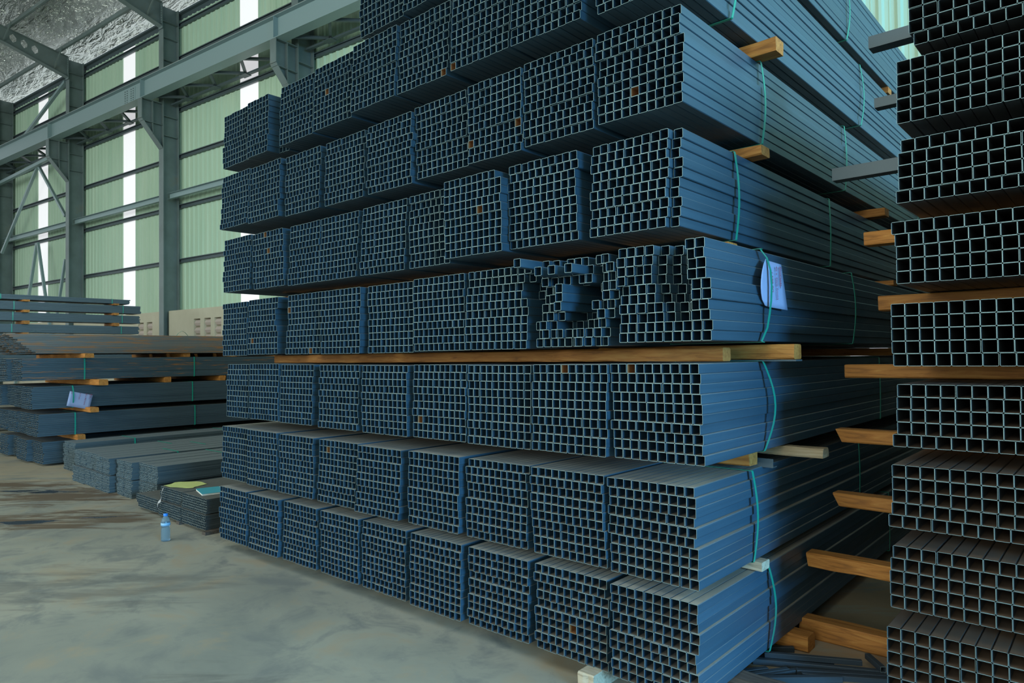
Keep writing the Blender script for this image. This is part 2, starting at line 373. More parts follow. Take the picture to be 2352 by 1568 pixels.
for t, row in TIERS.items():
    nrow = len(row)
    for i, (x0, lean, wd, zb) in enumerate(row):
        k = nrow - i if t < 8 else (1 if i == 2 else nrow + 1 - i + 1)
        cols = min(10, max(8, round(wd / .0425))); px = min(.0432, max(.0413, wd / cols))
        pz = .0412 if t > 1 else .0406
        nx = row[i + 1][0] if i + 1 < nrow else 99
        if x0 + cols * px + .012 > nx:
            px = max(.0410, (nx - x0 - .012) / cols)
        slack = (nx - x0 - cols * px - .006) / 2 if nx < 50 else .012
        jx = max(.002, min(random.Random(t * 17 + i).choice((.003, .005, .008, .011)), slack))
        if k == 1: jx = .010
        yo = random.Random(t * 31 + i).uniform(-.012, .02)
        kw = {}
        lab = f'blue-black square tube bundle, {ORD[k]} from the aisle, {TN[t]} of the tall stack'
        if t == 8:
            lab = ['square tube bundle at the far end of the tall stack top tier', 'square tube bundle beside the end one on the tall stack top tier', 'square tube bundle edging the aisle on the tall stack top tier'][i]
        if k == 1 and t < 8: lab = f'blue-black square tube bundle edging the aisle on the {TN[t]} of the tall stack'
        if t == 4 and k == 1: kw = dict(yfun=rag_y, xfun=rag_x); lab = 'uneven tube bundle with the paper tag, edging the aisle, fourth tier of tall stack'
        if t == 4 and k == 2: kw = dict(yfun=mess_y, xfun=mess_x); jx = .010; lab = 'messy tube bundle with pulled-in and jutting tubes, second from aisle, fourth tier'
        if t == 4 and k == 8: kw = dict(yfun=lambda r, c: .12 if (c == 9 and 4 < r < 8) else 0)
        if t == 4 and k == 3: kw = dict(yfun=lambda r, c: (.10 if r in (6, 7) else .03) if (c == 9 and 5 < r < 9) else 0, xfun=lambda r, c: .028 if (c == 9 and r in (6, 7)) else (.012 if (c == 9 and r == 8) else 0))
        if t == 5 and k == 3: yo = -.06; kw = dict(skip=((9, 9),))
        if t == 5 and k == 1: kw = dict(xfun=lambda r, c: .004 if c == 9 else 0, yfun=lambda r, c: -.0 if c < 9 else .03)
        if t == 7 and k == 8: kw = dict(yfun=lambda r, c: .1 if c > 6 else 0)
        sp = STRAPS[t] if k == 1 else ()
        if t == 4 and k == 1:
            sp = [(.48, 0, 0, [(.447, -.02, 0), (.458, .02, .06), (.466, .028, .12), (.472, .034, .18), (.475, .036, .25), (.472, .034, .32), (.460, .024, .375), (.442, .0, .412)]), STRAPS[4][1]]
        root, xr = bundle('tube_bundle', lab, x0, yo, zb, cols, 10, px, pz, T40, 'square tube bundles of the tall stack', lean=lean, jx=jx,
                          alt=T40R, altp=.002, alt_at=ALT.get((t, k), ()), straps=sp, seed=t * 100 + i, **kw)
        right_edge[(t, k)] = x0 + xr

# timbers and spacers of the tall stack
G = 'timber spacers of the tall stack'
timber('timber block under the floor tier with its end in the aisle', -1.3, -.03, .97, 1.07, 0, .08, 'wood', G)
timber('pale timber block poking out below the floor tier front', -.685, -.60, -.06, .6, 0, .079, 'wood_pale', G, cat='timber')
timber('long timber carrying the floor tier near its open ends', -4.25, -1.35, .95, 1.05, 0, .079, 'wood', G)
timber('pale cut timber end between the floor tier and the second tier', -4.2, -.085, .55, .64, .4895, .533, 'wood_pale', G)
timber('timber end just under the third tier, behind the open tubes', -4.2, -.14, .56, .66, .964, 1.030, 'wood', G)
timber('weathered round-edged timber jutting into the aisle below the third tier', -1.2, .095, .86, .94, .985, 1.034, 'wood_old', G, rot=0, rough=.008)
timber('long timber spanning the front gap between third and fourth tiers', -3.90, -.13, .28, .36, 1.458, 1.519, 'wood', G)
timber('timber jutting into the aisle between third and fourth tiers, beside the tag', -1.6, .055, .62, .71, 1.462, 1.532, 'wood', G)
timber('added light-blocking timber deep inside the gap between third and fourth tiers', -4.2, -.14, 3.2, 3.3, 1.462, 1.519, 'wood', G)  # unseen timber added to close the bright see-through gap
timber('timber between the fourth and fifth tiers of the tall stack', -4.02, -.16, .42, .52, 1.962, 2.003, 'wood', G)
timber('rough timber end between fifth and sixth tiers, beside the green strap', -4.2, -.10, .68, .78, 2.442, 2.495, 'wood', G, rough=.008)
timber('thick timber end between sixth and seventh tiers', -4.2, -.045, .74, .84, 2.95, 3.02, 'wood', G)
timber('timber between seventh and top tiers near the open ends', -2.3, -.16, .6, .7, 3.458, 3.503, 'wood', G)
timber('small timber end high up between seventh and top tiers, far along', -2.3, -.13, 3.22, 3.32, 3.455, 3.503, 'wood', G)
timber('timber end far along the aisle between fifth and sixth tiers', -4.2, -.06, 2.75, 2.86, 2.442, 2.5, 'wood', G)
timber('small timber end far along the aisle between fourth and fifth tiers', -4.2, -.05, 2.9, 3.0, 1.962, 2.003, 'wood', G)
timber('small timber on the very top of the tall stack', -1.0, -.14, 2.3, 2.4, 3.934, 3.99, 'wood', G)
# steel offcuts used as spacers
bm = bmesh.new(); box(bm, -.55, -.09, .72, .725, .942, .985); box(bm, -.55, -.09, .726, .77, .942, .947)
tag(link('steel_angle', new_mesh('steel_angle', bm, M['angle'])), 'grey steel angle lying under the weathered timber of the tall stack', 'steel angle')
bm = bmesh.new(); box(bm, -.7, .07, .60, .68, 1.4535, 1.4605)
tag(link('steel_flat', new_mesh('steel_flat', bm, M['angle'])), 'thin steel flat under the timber jutting out at the paper tag', 'steel flat')

# ------------------------------------------------------------------ right stack, across the aisle
RZ = [(.412, .101, .004), (.430, .439, .012), (.445, .770, .006), (.470, 1.101, .006), (.461, 1.432, 0), (.484, 1.770, -.004), (.500, 2.102, -.002), (.497, 2.429, .003), (.552, 2.737, .0)]
for i, (x0, z0, lean) in enumerate(RZ):
    lab = f'dark square tube bundle, {ORD[i + 1]} up from the floor in the stack across the aisle'
    shift = random.Random(i + 40)
    rowx = [shift.choice((-.012, 0, 0, .004, .012)) for _ in range(5)]
    bundle('tube_bundle', lab, x0, .6, z0, 10, 5, .0514, .0514, T50, 'larger tube bundles across the aisle', lean=lean, jx=.003, jy=.003, tubejy=.002, gap=.003,
           xfun=lambda r, c, q=rowx: q[r] if (r in (0, 4) or c > 99) else 0, seed=700 + i, straps=[(2.0, .004, 0)])
G = 'spacers of the stack across the aisle'
def rt(label, xl, y0, y1, z0, z1, skew=0, mt='wood'): timber(label, xl, .98, y0, y1, z0, z1, mt, G, skew=skew)
rt('long timber on the floor under the stack across the aisle', -.15, 1.16, 1.26, 0, .1, .02)
rt('timber above the lowest bundle of the stack across the aisle, longest overhang', -.10, 1.2, 1.3, .36, .436, -.01)
rt('timber above the second bundle of the stack across the aisle', .06, 1.2, 1.3, .698, .767, -.03)
rt('timber above the third bundle of the stack across the aisle, slanted end', .08, 1.2, 1.3, 1.03, 1.098, -.03)
rt('timber above the fourth bundle of the stack across the aisle', .095, 1.22, 1.32, 1.36, 1.429)
rt('timber above the fifth bundle of the stack across the aisle', .275, 1.16, 1.26, 1.692, 1.767)
rt('timber block end above the sixth bundle of the stack across the aisle', .2, 1.22, 1.32, 2.03, 2.099)
def channel(label, xl, y, z0, h, d, tilt=0):
    bm = bmesh.new(); box(bm, xl, .98, y, y + d, 0, .004); box(bm, xl, .98, y, y + d, h - .004, h); box(bm, xl, .98, y, y + .004, .0042, h - .0042); box(bm, xl, .98, y + d - .004, y + d, .0042, h - .0042)
    o = link('steel_spacer', new_mesh('steel_spacer', bm, M['angle']), None, (0, 0, z0)); tag(o, label, 'steel spacer', G)
channel('long grey steel spacer above the seventh bundle, furthest into the aisle', .085, 1.12, 2.362, .062, .07)
channel('short grey steel spacer above the eighth bundle across the aisle', .285, 1.13, 2.688, .047, .06)
channel('grey steel spacer above the topmost bundle across the aisle', .26, 1.15, 2.996, .06, .08)

# stack added out of view to block door light from the aisle
T96 = tm('blocker_section_96', .0955, .0955, .003, 6.0, [M['tube_dark'], M['edge_dark']])
for i, (z0, rows) in enumerate(((.08, 5), (.62, 6), (1.26, 6), (1.92, 6), (2.56, 5))):
    bundle('blocker_bundle', f'added light-blocking box section bundle, {ORD[i + 1]} from the floor beyond the larger tube bundles', 1.09, .64, z0, 5, rows, .0965, .0965, T96, 'added light-blocking box section bundles', part='blocker_section', jx=.002, jy=.004, gap=.001, seed=800 + i)
    zb = (0, .5635, 1.2, 1.84, 2.5)[i]
    for yy in (1.2, 5.2): timber(f'{"front" if yy < 2 else "rear"} timber under the {ORD[i + 1]} added light-blocking box section bundle', 1.08, 1.6, yy, yy + .1, zb, z0 - .0005, 'wood', 'timbers under the added light-blocking stack')

# ------------------------------------------------------------------ offcuts on the aisle floor
def offcut(label, a, b, sz=.026, z=0.0, z2=None):
    a = Vector((*a, 0)); b = Vector((*b, 0)); Ln = (b - a).length
    me = tube_mesh('offcut', sz, sz, .0015, Ln, [M['offcut'], M['edge_dark']])
    o = link('steel_offcut', me, None, (a.x, a.y, z)); d = b - a
    o.rotation_euler = (math.asin(max(-1, min(1, ((z2 if z2 is not None else z) - z) / Ln))), 0, math.atan2(-d.x, d.y))
    tag(o, label, 'steel offcut', 'square bar offcuts on the aisle floor')
offcut('short steel bar offcut touching the yellow timber block in the aisle', (-.30, .80), (-.10, .955))
offcut('steel bar offcut lying closest to the timbers, longest of the aisle offcuts', (-.24, .74), (.10, .925))
offcut('steel bar offcut reaching almost to the stack across the aisle', (-.20, .70), (.31, .955), .028)
offcut('steel bar offcut resting on top of the middle pair of offcuts', (-.16, .745), (.22, .945), .024, .028)
offcut('shortest steel bar offcut, beside the dark timber end', (-.20, .53), (-.115, .645), .026)
offcut('blue-glinting steel bar offcut second from the dark timber end', (-.15, .53), (-.04, .70))
offcut('steel bar offcut slanting beneath the others in the aisle', (-.11, .545), (.0, .73), .024)
offcut('pair-side steel bar offcut ending under the stack across the aisle', (-.0, .715), (.35, .935), .026)
offcut('steel bar offcut second of the side-by-side pair near the stack foot', (.03, .70), (.36, .90), .024)
offcut('steel bar offcut nearest the camera on the aisle floor', (-.13, .50), (.175, .775), .028)
offcut('steel bar offcut leaning up against the stack across the aisle', (.235, 1.04), (.33, .93), .026, .026)
timber('dark weathered timber end on the aisle floor nearest the camera', -.19, .9, .345, .44, 0, .076, 'wood_dark', rough=.006, name='timber_beam')

# ------------------------------------------------------------------ paper tags
def text(body, size, loc, rot, parent, mt, name='handwriting'):
    cu = bpy.data.curves.new(name, 'FONT'); cu.body = body; cu.size = size; cu.extrude = .0002; cu.offset = -.0004 if size > .03 else 0
    cu.materials.append(mt); tmp = bpy.data.objects.new('tmp', cu); C.objects.link(tmp)
    me = bpy.data.meshes.new_from_object(tmp.evaluated_get(bpy.context.evaluated_depsgraph_get())); bpy.data.objects.remove(tmp)
    me.materials.clear(); me.materials.append(mt)
    o = link(name, me, parent, loc); o.rotation_euler = rot
    return o
def sheet(name, label, grid, loc, mt):
    bm = bmesh.new(); V = [[bm.verts.new(p) for p in row] for row in grid]
    for a, b in zip(V, V[1:]):
        for k in range(len(a) - 1): bm.faces.new((a[k], a[k + 1], b[k + 1], b[k]))
    bmesh.ops.recalc_face_normals(bm, faces=bm.faces)
    r = bmesh.ops.solidify(bm, geom=bm.faces[:], thickness=.0006)
    o = link(name, new_mesh(name, bm, mt), None, loc)
    for p in o.data.polygons: p.use_smooth = True
    return tag(o, label, 'paper tag')
g = []
for k in range(9):
    t = k / 8
    zt = -.222 * t
    yl = -.005 - .105 * math.sin(math.pi * min(1, t * .95 + .02)) ** .8
    row = []
    for q in range(9):
        s = q / 8
        if s < .42:
            a = s / .42; y = yl + (0.015 - yl) * a; x = .020 * (1 - a) ** 1.3 * math.sin(math.pi * min(1, t + .08)) + .0025
        else:
            a = (s - .42) / .58; y = .015 + (.155 + .05 * t) * a; x = .0025 + .012 * a * (.4 + t * .6)
        row.append((x, y, zt - .010 * (s if t < .5 else -.0 * s) * (1 - t) + .012 * (1 - s) * t * t))
    g.append(row)
tx = right_edge[(4, 1)]
tg = sheet('paper_tag', 'pale blue-white handwritten sheet held by the green strap on the tall stack', g, (tx + .004, .505, 1.915), M['paper'])
rot = Matrix(((0, 0, 1), (0, 1, 0), (-1, 0, 0)))  # writing runs downwards, top of the letters to +Y, facing +X
def wr(body, size, x, y, z, parent, rx=0):
    o = text(body, size, (x, y, z), (0, math.pi / 2, 0), parent, M['ink'])
    o.rotation_euler = (Matrix.Rotation(rx, 3, 'X') @ rot).to_euler()
wr('Bloalaaet', .025, .0175, .126, -.025, tg, .06)
wr('40 x 40(0.7mm)', .024, .0150, .082, -.025, tg, .07)
wr('( 598 PG', .026, .0115, .038, -.055, tg, .06)
bm = bmesh.new(); bar(bm, (.0165, .119, -.024), (.0185, .127, -.125), .0012, .0015)
link('underline', new_mesh('underline', bm, M['ink']), tg)

# ------------------------------------------------------------------ left stack of flat bundles
def rect_tube(nm, w_, h_, mts): return tm(nm, w_, h_, .0016, 6.0, mts)
TL = rect_tube('flat_tube_100', .102, .0258, [M['left'], M['edge_dark']])
TLQ = rect_tube('flat_tube_rusting', .102, .0258, [M['left_rust'], M['edge_dark']])
TLR = rect_tube('rusty_flat_tube', .078, .0256, [M['rusty'], M['edge_dark']])
TF = rect_tube('flat_tube_50', .0495, .0152, [M['flat'], M['edge_flat']])
TS = rect_tube('rect_tube_30', .0294, .0204, [M['small'], M['edge_dark']])
LT = [(-10.36, .03, .30), (-10.30, .43, .26), (-10.32, .82, .22), (-10.36, 1.225, .06)]
TNL = ['floor tier', 'second tier', 'third tier', 'fourth tier', 'fifth tier']
for t, (xr, z0, y0) in enumerate(LT):
    for k in range(4):
        x0 = xr - .52 - k * .545 - (.03 if (t == 2 and k > 0) else 0)
        lab = f'slate grey flat tube bundle, {ORD[k + 1]} from the low piles, {TNL[t]} of the left stack'.replace('left stack', 'far stack')
        bundle('tube_bundle', lab, x0, y0 + random.Random(t * 9 + k).uniform(-.05, .05), z0, 5, 12, .1035, .0262, (TLQ if t == 3 else TL), 'flat tube bundles of the far stack', part='flat_tube', jx=.006, jy=.012, tubejy=.01, gap=.003,
               straps=([(.72 - y0 if t < 3 else .84 - y0, .05 if t == 2 else .006, 0), (2.45 - y0, .004, 0)] if k == 0 else ()), seed=900 + t * 10 + k)
for k in range(3):
    bundle('tube_bundle', ['rust-streaked flat steel bundle with ragged sloping end on the far stack', 'ragged dark steel bundle behind the rust-streaked one on the far stack', 'ragged steel bundle furthest left on the far stack fifth tier'][k].replace('furthest left on', 'third from the rust-streaked side of'), -10.95 - k * .74, .22, 1.605, 8, 11, .0785, .0262, TLR, 'rusty bundles on the far stack', part='flat_bar', jx=.01, jy=.02, tubejy=.015,
           yfun=lambda r, c: -.028 * r - (0 if c > 5 else .02 * (5 - c)), xfun=lambda r, c: -.022 * r * (1 if c > 3 else .5), seed=950 + k,
           )
G = 'timber spacers of the far stack'
timber('timber on the floor under the far stack', -12.6, -10.5, .8, .9, 0, .03, 'wood', G)
timber('stubby timber end between floor and second tiers of the far stack', -12.6, -10.19, .72, .82, .346, .428, 'wood', G)
timber('yellow timber end below the white sheet on the far stack', -12.6, -10.05, .84, .95, .746, .818, 'wood', G)
timber('broad timber end above the white sheet on the far stack', -12.6, -9.98, .93, 1.05, 1.136, 1.222, 'wood', G)
timber('timber end under the rust-streaked bundle of the far stack', -12.6, -10.15, .80, .92, 1.54, 1.604, 'wood', G)
timber('second timber under the rust-streaked bundle, further along the far stack', -12.6, -10.3, 3.9, 4.0, 1.54, 1.604, 'wood', G)
for z0_, z1_, nm_, ys_ in ((.346, .428, 'second', (5.2,)), (.746, .818, 'third', (5.2,)), (1.136, 1.222, 'fourth', (2.0, 2.9, 3.8, 4.7)), (1.54, 1.604, 'fifth', (2.3, 3.1))):
    for q_, y_ in enumerate(ys_): timber(f'added light-blocking timber deep under the {nm_} tier of the far stack, {ORD[q_ + 2]} from the open ends', -12.6, -10.36, y_, y_ + .1, z0_, z1_, 'wood', G)  # unseen timbers added to stop light slivers through the far stack
gg = []
for k in range(5):
    t = k / 4; row = []
    for q in range(9):
        s = q / 8
        row.append((.012 * abs(s - .33) + .004, -.30 * .33 + .295 * s - .045 * t, .035 - .072 * s - .21 * t + .03 * (1 - s) * 0))
    gg.append(row)
tg2 = sheet('paper_tag', 'white handwritten sheet tucked behind the strap of the far stack', gg, (-10.288, .745, 1.025), M['paper'])
def wr2(body, size, y, z, rx=.24):
    o = text(body, size, (.014, y, z), (0, 0, 0), tg2, M['ink']); o.rotation_euler = (Matrix.Rotation(-rx * .8, 3, 'X') @ rot).to_euler()
wr2('Bloat', .028, .170, -.02); wr2('30 x 30(1mm)', .030, .105, -.005); wr2('6.10 pcs', .028, .025, .0); wr2('Ga', .036, -.08, .035)
bm = bmesh.new(); bar(bm, (.013, .160, -.012), (.013, .142, -.1), .002, .002); link('underline', new_mesh('underline', bm, M['ink']), tg2)
# green strap tails standing up from the rusty bundle
def tail(label, pts, wd=.022):
    bm = bmesh.new(); prev = None
    P = [Vector(p) for p in pts]
    for k, p in enumerate(P):
        d = (P[min(k + 1, len(P) - 1)] - P[max(k - 1, 0)]).normalized(); s = d.cross(Vector((0, 0, 1))).normalized() * wd / 2
        a, b = bm.verts.new(p - s), bm.verts.new(p + s)
        if prev: bm.faces.new((prev[0], prev[1], b, a))
        prev = (a, b)
    bmesh.ops.solidify(bm, geom=bm.faces[:], thickness=.0015)
    tag(link('strap_tail', new_mesh('strap_tail', bm, M['strap'])), label, 'strap')
tail('loose green strap loop on the ragged end of the rust-streaked bundle', [(-10.84, .23, 1.85), (-10.84, .27, 1.91), (-10.84, .35, 1.95), (-10.84, .46, 1.915), (-10.84, .54, 1.88)])
tail('loose green strap arch on the rust-streaked bundle before the vent wall', [(-10.88, 2.38, 1.88), (-10.88, 2.43, 1.95), (-10.88, 2.49, 1.985), (-10.88, 2.54, 1.96), (-10.88, 2.62, 1.87)])

# ------------------------------------------------------------------ stack behind, against the wall
BZ = [(.07, .42, 4.0), (.57, .42, 4.02), (1.07, .42, 4.0), (1.57, .42, 4.02), (2.14, .19, 4.02), (2.40, .175, 4.04), (2.64, .175, 4.06), (2.865, .11, 3.82)]
TB = tm('flat_tube_far', .102, .0258, .0016, 6.0, [M['left'], M['edge_dark']])
for i, (z0, h, ye) in enumerate(BZ):
    lab = f'slate steel bundle, {ORD[i + 1]} from the floor in the stack by the siding wall'
    bundle('tube_bundle', lab, -17.52, ye - 6.0, z0, 5, max(3, round(h / .0262)), .1035, .0262, TB, 'bundles by the siding wall', part='flat_tube', jx=.005, jy=.02, straps=[(3.4, .004, 0), (5.6, .004, 0)] if i > 3 else (), seed=970 + i)
    for yy, nmx in ((-.28 + 1.95, 'nearer'), (3.48, 'farther')):
        if i > 4 and z0 > 2:
            zt = BZ[i - 1][0] + max(3, round(BZ[i - 1][1] / .0262)) * .0262
            timber(f'{nmx} timber end under the {ORD[i + 1]} bundle of the stack by the siding wall', -17.55, -16.9, yy - .06, yy + .06, zt, z0 - .001, 'wood', 'timber spacers by the siding wall')
timber('timber under the fifth bundle of the stack by the siding wall', -17.55, -16.9, 1.6, 1.72, 1.57 + 16 * .0262, 2.139, 'wood', 'timber spacers by the siding wall')
timber('timber on the floor under the stack by the siding wall', -17.55, -16.95, 1.0, 1.1, 0, .069, 'wood', 'timber spacers by the siding wall')

# ------------------------------------------------------------------ low piles of flat tubes on the floor
G = 'low flat tube bundles on the floor'
PIL = [  # x0, y0, cols, lower z, upper z, word
    (-9.88, .46, 9, 'first'), (-8.72, .24, 8, 'second'), (-8.285, .24, 8, 'third'), (-7.84, .23, 8, 'fourth'), (-7.29, .27, 8, 'fifth'), (-6.86, .34, 9, 'sixth')]
for i, (x0, y0, cols, wd_) in enumerate(PIL):
    for lv in (0, 1):
        up = lv == 1
        zz = .004 if not up else .004 + 12 * .0155 + .012
        dx = 0
        if i == 5: dx = .02 if up else 0
        yy = y0 + (.02 if up and i in (1, 2) else 0)
        lab = f"low grey-blue flat tube bundle, {'upper' if up else 'lower'} layer, {wd_} pile from the far stack"
        bundle('flat_tube_bundle', lab, x0 + dx, yy, zz, cols, 12, .0505, .0155, TF, G, part='flat_tube', jx=.004, jy=.008, tubejy=.005, gap=.003, xfun=lambda r, c, h=cols // 2: .018 if c >= h else 0, seed=1000 + i * 2 + lv,
               straps=([(.75 + .25 * (i % 3), .002, 0), (2.1, .002, 0)] if up else ()))
bm = bmesh.new()
SM = [(-6.28, .12, .030, 'dark rectangular tube bundle low on the floor beside the flat piles', 18, 0), (-5.735, .11, .030, 'dark rectangular tube bundle on the floor under the yellow paper bundle', 16, 0), (-5.232, .11, .030, 'dark rectangular tube bundle on the floor under the teal notebook bundle', 16, 0),
      (-5.745, .13, .166, 'dark rectangular tube bundle with the yellow paper on top', 16, 1), (-5.235, .12, .166, 'dark rectangular tube bundle with the teal notebook on top', 16, 1)]
bm.free()
for i, (x0, y0, z0, lab, cols, lv) in enumerate(SM):
    bundle('tube_bundle', lab, x0, y0, z0, cols, 6, .0300, .0208, TS, 'small rectangular tube bundles near the bottle', part='rectangular_tube', jx=.003, jy=.006, gap=.002, lean=(-.04 if i == 0 else 0), seed=1100 + i)
for x, y, lab in ((-5.29, .10, 'small dark runner end under the rectangular tube bundles, by the bottle'), (-4.72, .08, 'dark runner under the rectangular tube bundles, by the tall stack')):
    bm = bmesh.new(); box(bm, -.03, .03, 0, 1.6, 0, .0285)
    tag(link('runner', new_mesh('runner', bm, M['wood_dark']), None, (x, y, 0)), lab, 'runner')
bm = bmesh.new(); box(bm, -.04, .04, 0, 1.6, 0, .0285)
tag(link('runner', new_mesh('runner', bm, M['wood_dark']), None, (-5.9, .5, 0)), 'dark runner set back under the lowest rectangular tube bundle', 'runner')

# papers and notebook
def flat_poly(name, label, cat, pts, z, th, mt, curl=0.0):
    cx = sum(p[0] for p in pts) / len(pts); cy = sum(p[1] for p in pts) / len(pts)
    bm = bmesh.new(); f = bm.faces.new([bm.verts.new((p[0] - cx, p[1] - cy, 0)) for p in pts])
    bmesh.ops.triangulate(bm, faces=[f]); bmesh.ops.subdivide_edges(bm, edges=bm.edges[:], cuts=3)
    for v in bm.verts: v.co.z = curl * (noise.noise(v.co * 9) + .6)
    bmesh.ops.solidify(bm, geom=bm.faces[:], thickness=-th)
    bmesh.ops.recalc_face_normals(bm, faces=bm.faces)
    return tag(link(name, new_mesh(name, bm, mt), None, (cx, cy, z)), label, cat)
ztop = .166 + 6 * .0208
flat_poly('paper', 'torn yellow paper lying on a rectangular tube bundle', 'paper', [(-5.70, .14), (-5.57, .15), (-5.36, .27), (-5.42, .31), (-5.47, .45), (-5.70, .44), (-5.79, .28), (-5.74, .23)], ztop + .002, .001, M['yellow'], .008)
nb = tag(link('notebook', None, None, (-5.06, .30, ztop)), 'teal-covered notebook lying on a rectangular tube bundle', 'notebook')
bm = bmesh.new(); box(bm, -.15, .15, -.10, .10, .001, .016); o = link('pages', new_mesh('pages', bm, M['page']), nb); o['label'] = 'white page block'
bm = bmesh.new(); box(bm, -.153, .153, -.103, .103, .0162, .0185); o = link('cover', new_mesh('cover', bm, M['teal']), nb); o['label'] = 'teal cover'
bm = bmesh.new(); v = [bm.verts.new(p) for p in ((-.2, -.05, .004), (-.1, -.11, .002), (-.02, .1, .019), (-.13, .12, .021))]; bm.faces.new(v); bmesh.ops.solidify(bm, geom=bm.faces[:], thickness=.001)
o = link('loose_page', new_mesh('loose_page', bm, M['page']), nb); o['label'] = 'loose white page'
nb.rotation_euler.z = -.25
# torn white strip hanging in front of the tubes
bm = bmesh.new(); prev = None
for (x, y, z, wd_) in ((-5.60, .10, .292, .03), (-5.605, .088, .26, .022), (-5.60, .085, .225, .014), (-5.607, .08, .19, .024), (-5.625, .075, .165, .07), (-5.665, .075, .14, .03), (-5.675, .08, .105, .018), (-5.66, .085, .08, .006)):
    a, b = bm.verts.new((x - wd_ / 2, y, z)), bm.verts.new((x + wd_ / 2, y - .006, z + .004))
    if prev: bm.faces.new((prev[0], prev[1], b, a))
    prev = (a, b)
bmesh.ops.solidify(bm, geom=bm.faces[:], thickness=.001)
tag(link('plastic_strip', new_mesh('plastic_strip', bm, M['white'])), 'torn white plastic strip hanging from the bundle with the yellow paper', 'plastic strip')

# ------------------------------------------------------------------ water bottle
def lathe(name, prof, mt, parent, loc=(0, 0, 0), seg=28):
    bm = bmesh.new(); rings = []
    for r, z in prof: rings.append([bm.verts.new((r * math.cos(2 * math.pi * k / seg), r * math.sin(2 * math.pi * k / seg), z)) for k in range(seg)])
    for a, b in zip(rings, rings[1:]):
        for k in range(seg): bm.faces.new((a[k], a[(k + 1) % seg], b[(k + 1) % seg], b[k]))
    bm.faces.new(rings[0][::-1]); bm.faces.new(rings[-1])
    o = link(name, new_mesh(name, bm, mt), parent, loc)
    for p in o.data.polygons: p.use_smooth = True
    return o
bt = tag(link('water_bottle', None, None, (-4.79, -.205, 0)), 'clear blue plastic water bottle standing on the concrete floor', 'bottle')
pl = mat('clear_blue_plastic', (.45, .75, 1.0), .08); B(pl).inputs['Transmission Weight'].default_value = .85; B(pl).inputs['IOR'].default_value = 1.25; B(pl).inputs['Alpha'].default_value = .8
pf = [(.001, .004), (.028, .0), (.035, .006), (.035, .02)]
for k in range(6): pf += [(.0335, .028 + k * .012), (.035, .034 + k * .012)]
pf += [(.030, .108), (.031, .118), (.0345, .124), (.035, .15), (.033, .165), (.025, .188), (.0145, .202), (.0135, .208)]
pf = [(r * 1.02, z) for r, z in pf]
lathe('bottle_body', pf, pl, bt)
cp = mat('blue_cap', (.02, .22, .75), .35); lathe('cap', [(.0165, .204), (.017, .206), (.017, .222), (.015, .224)], cp, bt)['label'] = 'blue screw cap'
lb = mat('pale_label_film', (.26, .50, .74), .3); lathe('label_band', [(.0368, .127), (.0368, .150), (.0366, .1502)], lb, bt)['label'] = 'pale label band'

# ------------------------------------------------------------------ floor
bm = bmesh.new(); vs = [bm.verts.new(p) for p in ((-60, -26, 0), (16, -26, 0), (16, 18, 0), (-60, 18, 0))]; bm.faces.new(vs)
tag(link('floor', new_mesh('floor', bm, M['floor'])), kind='structure')

# ------------------------------------------------------------------ hall: wall axis w_d (towards +X), w_n into the hall
WD = Vector((0.99374679, 0.11165714, 0)); WN = Vector((0.11165714, -0.99374679, 0)); W0 = Vector((-20.9450223, 6.33404373, 0)); BAY = 6.5
hall = Matrix((( WD.x, WN.x, 0, W0.x), (WD.y, WN.y, 0, W0.y), (0, 0, 1, 0), (0, 0, 0, 1)))
def hobj(name, bm, mt, label=None, cat=None, group=None, kind=None, parent=None):
    bmesh.ops.recalc_face_normals(bm, faces=bm.faces)
    me = new_mesh(name, bm, mt)
    if parent is None: me.transform(hall)
    else: pass
    if WD.cross(WN).z < 0: me.flip_normals()
    return tag(link(name, me, parent), label, cat, group, kind)
STRIPS = [(-17.3, -16.4), (-10.61, -9.67), (-3.63, -2.79), (3.22, 4.09), (10.0, 10.9), (16.9, 17.8)]
S0, S1, OFF = -26.0, 30.0, -.36
ZB, ZT = 2.95, 12.2
# corrugated siding
def siding(s0, s1):
    bm = bmesh.new(); pts = []; s = s0; p = .25
    while s < s1 - 1e-6:
        for ds, o in ((0, 0), (.035, .032), (.075, .032), (.11, 0), (.165, 0), (.17, .006), (.19, .006), (.195, 0)):
            if s + ds < s1: pts.append((s + ds, OFF + o))
        s += p
    pts.append((s1, OFF))
    a = [bm.verts.new((x, y, ZB)) for x, y in pts]; b = [bm.verts.new((x, y, ZT)) for x, y in pts]
    for k in range(len(pts) - 1): bm.faces.new((a[k], a[k + 1], b[k + 1], b[k]))
    return bm
edges = [S0] + [x for st_ in STRIPS for x in st_] + [S1]
bm = bmesh.new(); tmpm = bpy.data.meshes.new('tmp')
for k in range(0, len(edges), 2):
    b2 = siding(edges[k], edges[k + 1]); b2.to_mesh(tmpm); b2.free(); bm.from_mesh(tmpm)
hobj('wall_back', bm, M['siding'], kind='structure')
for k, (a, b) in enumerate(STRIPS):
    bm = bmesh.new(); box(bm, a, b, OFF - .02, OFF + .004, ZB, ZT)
    hobj(f'window_{k + 1}', bm, M['skylight'], kind='structure')
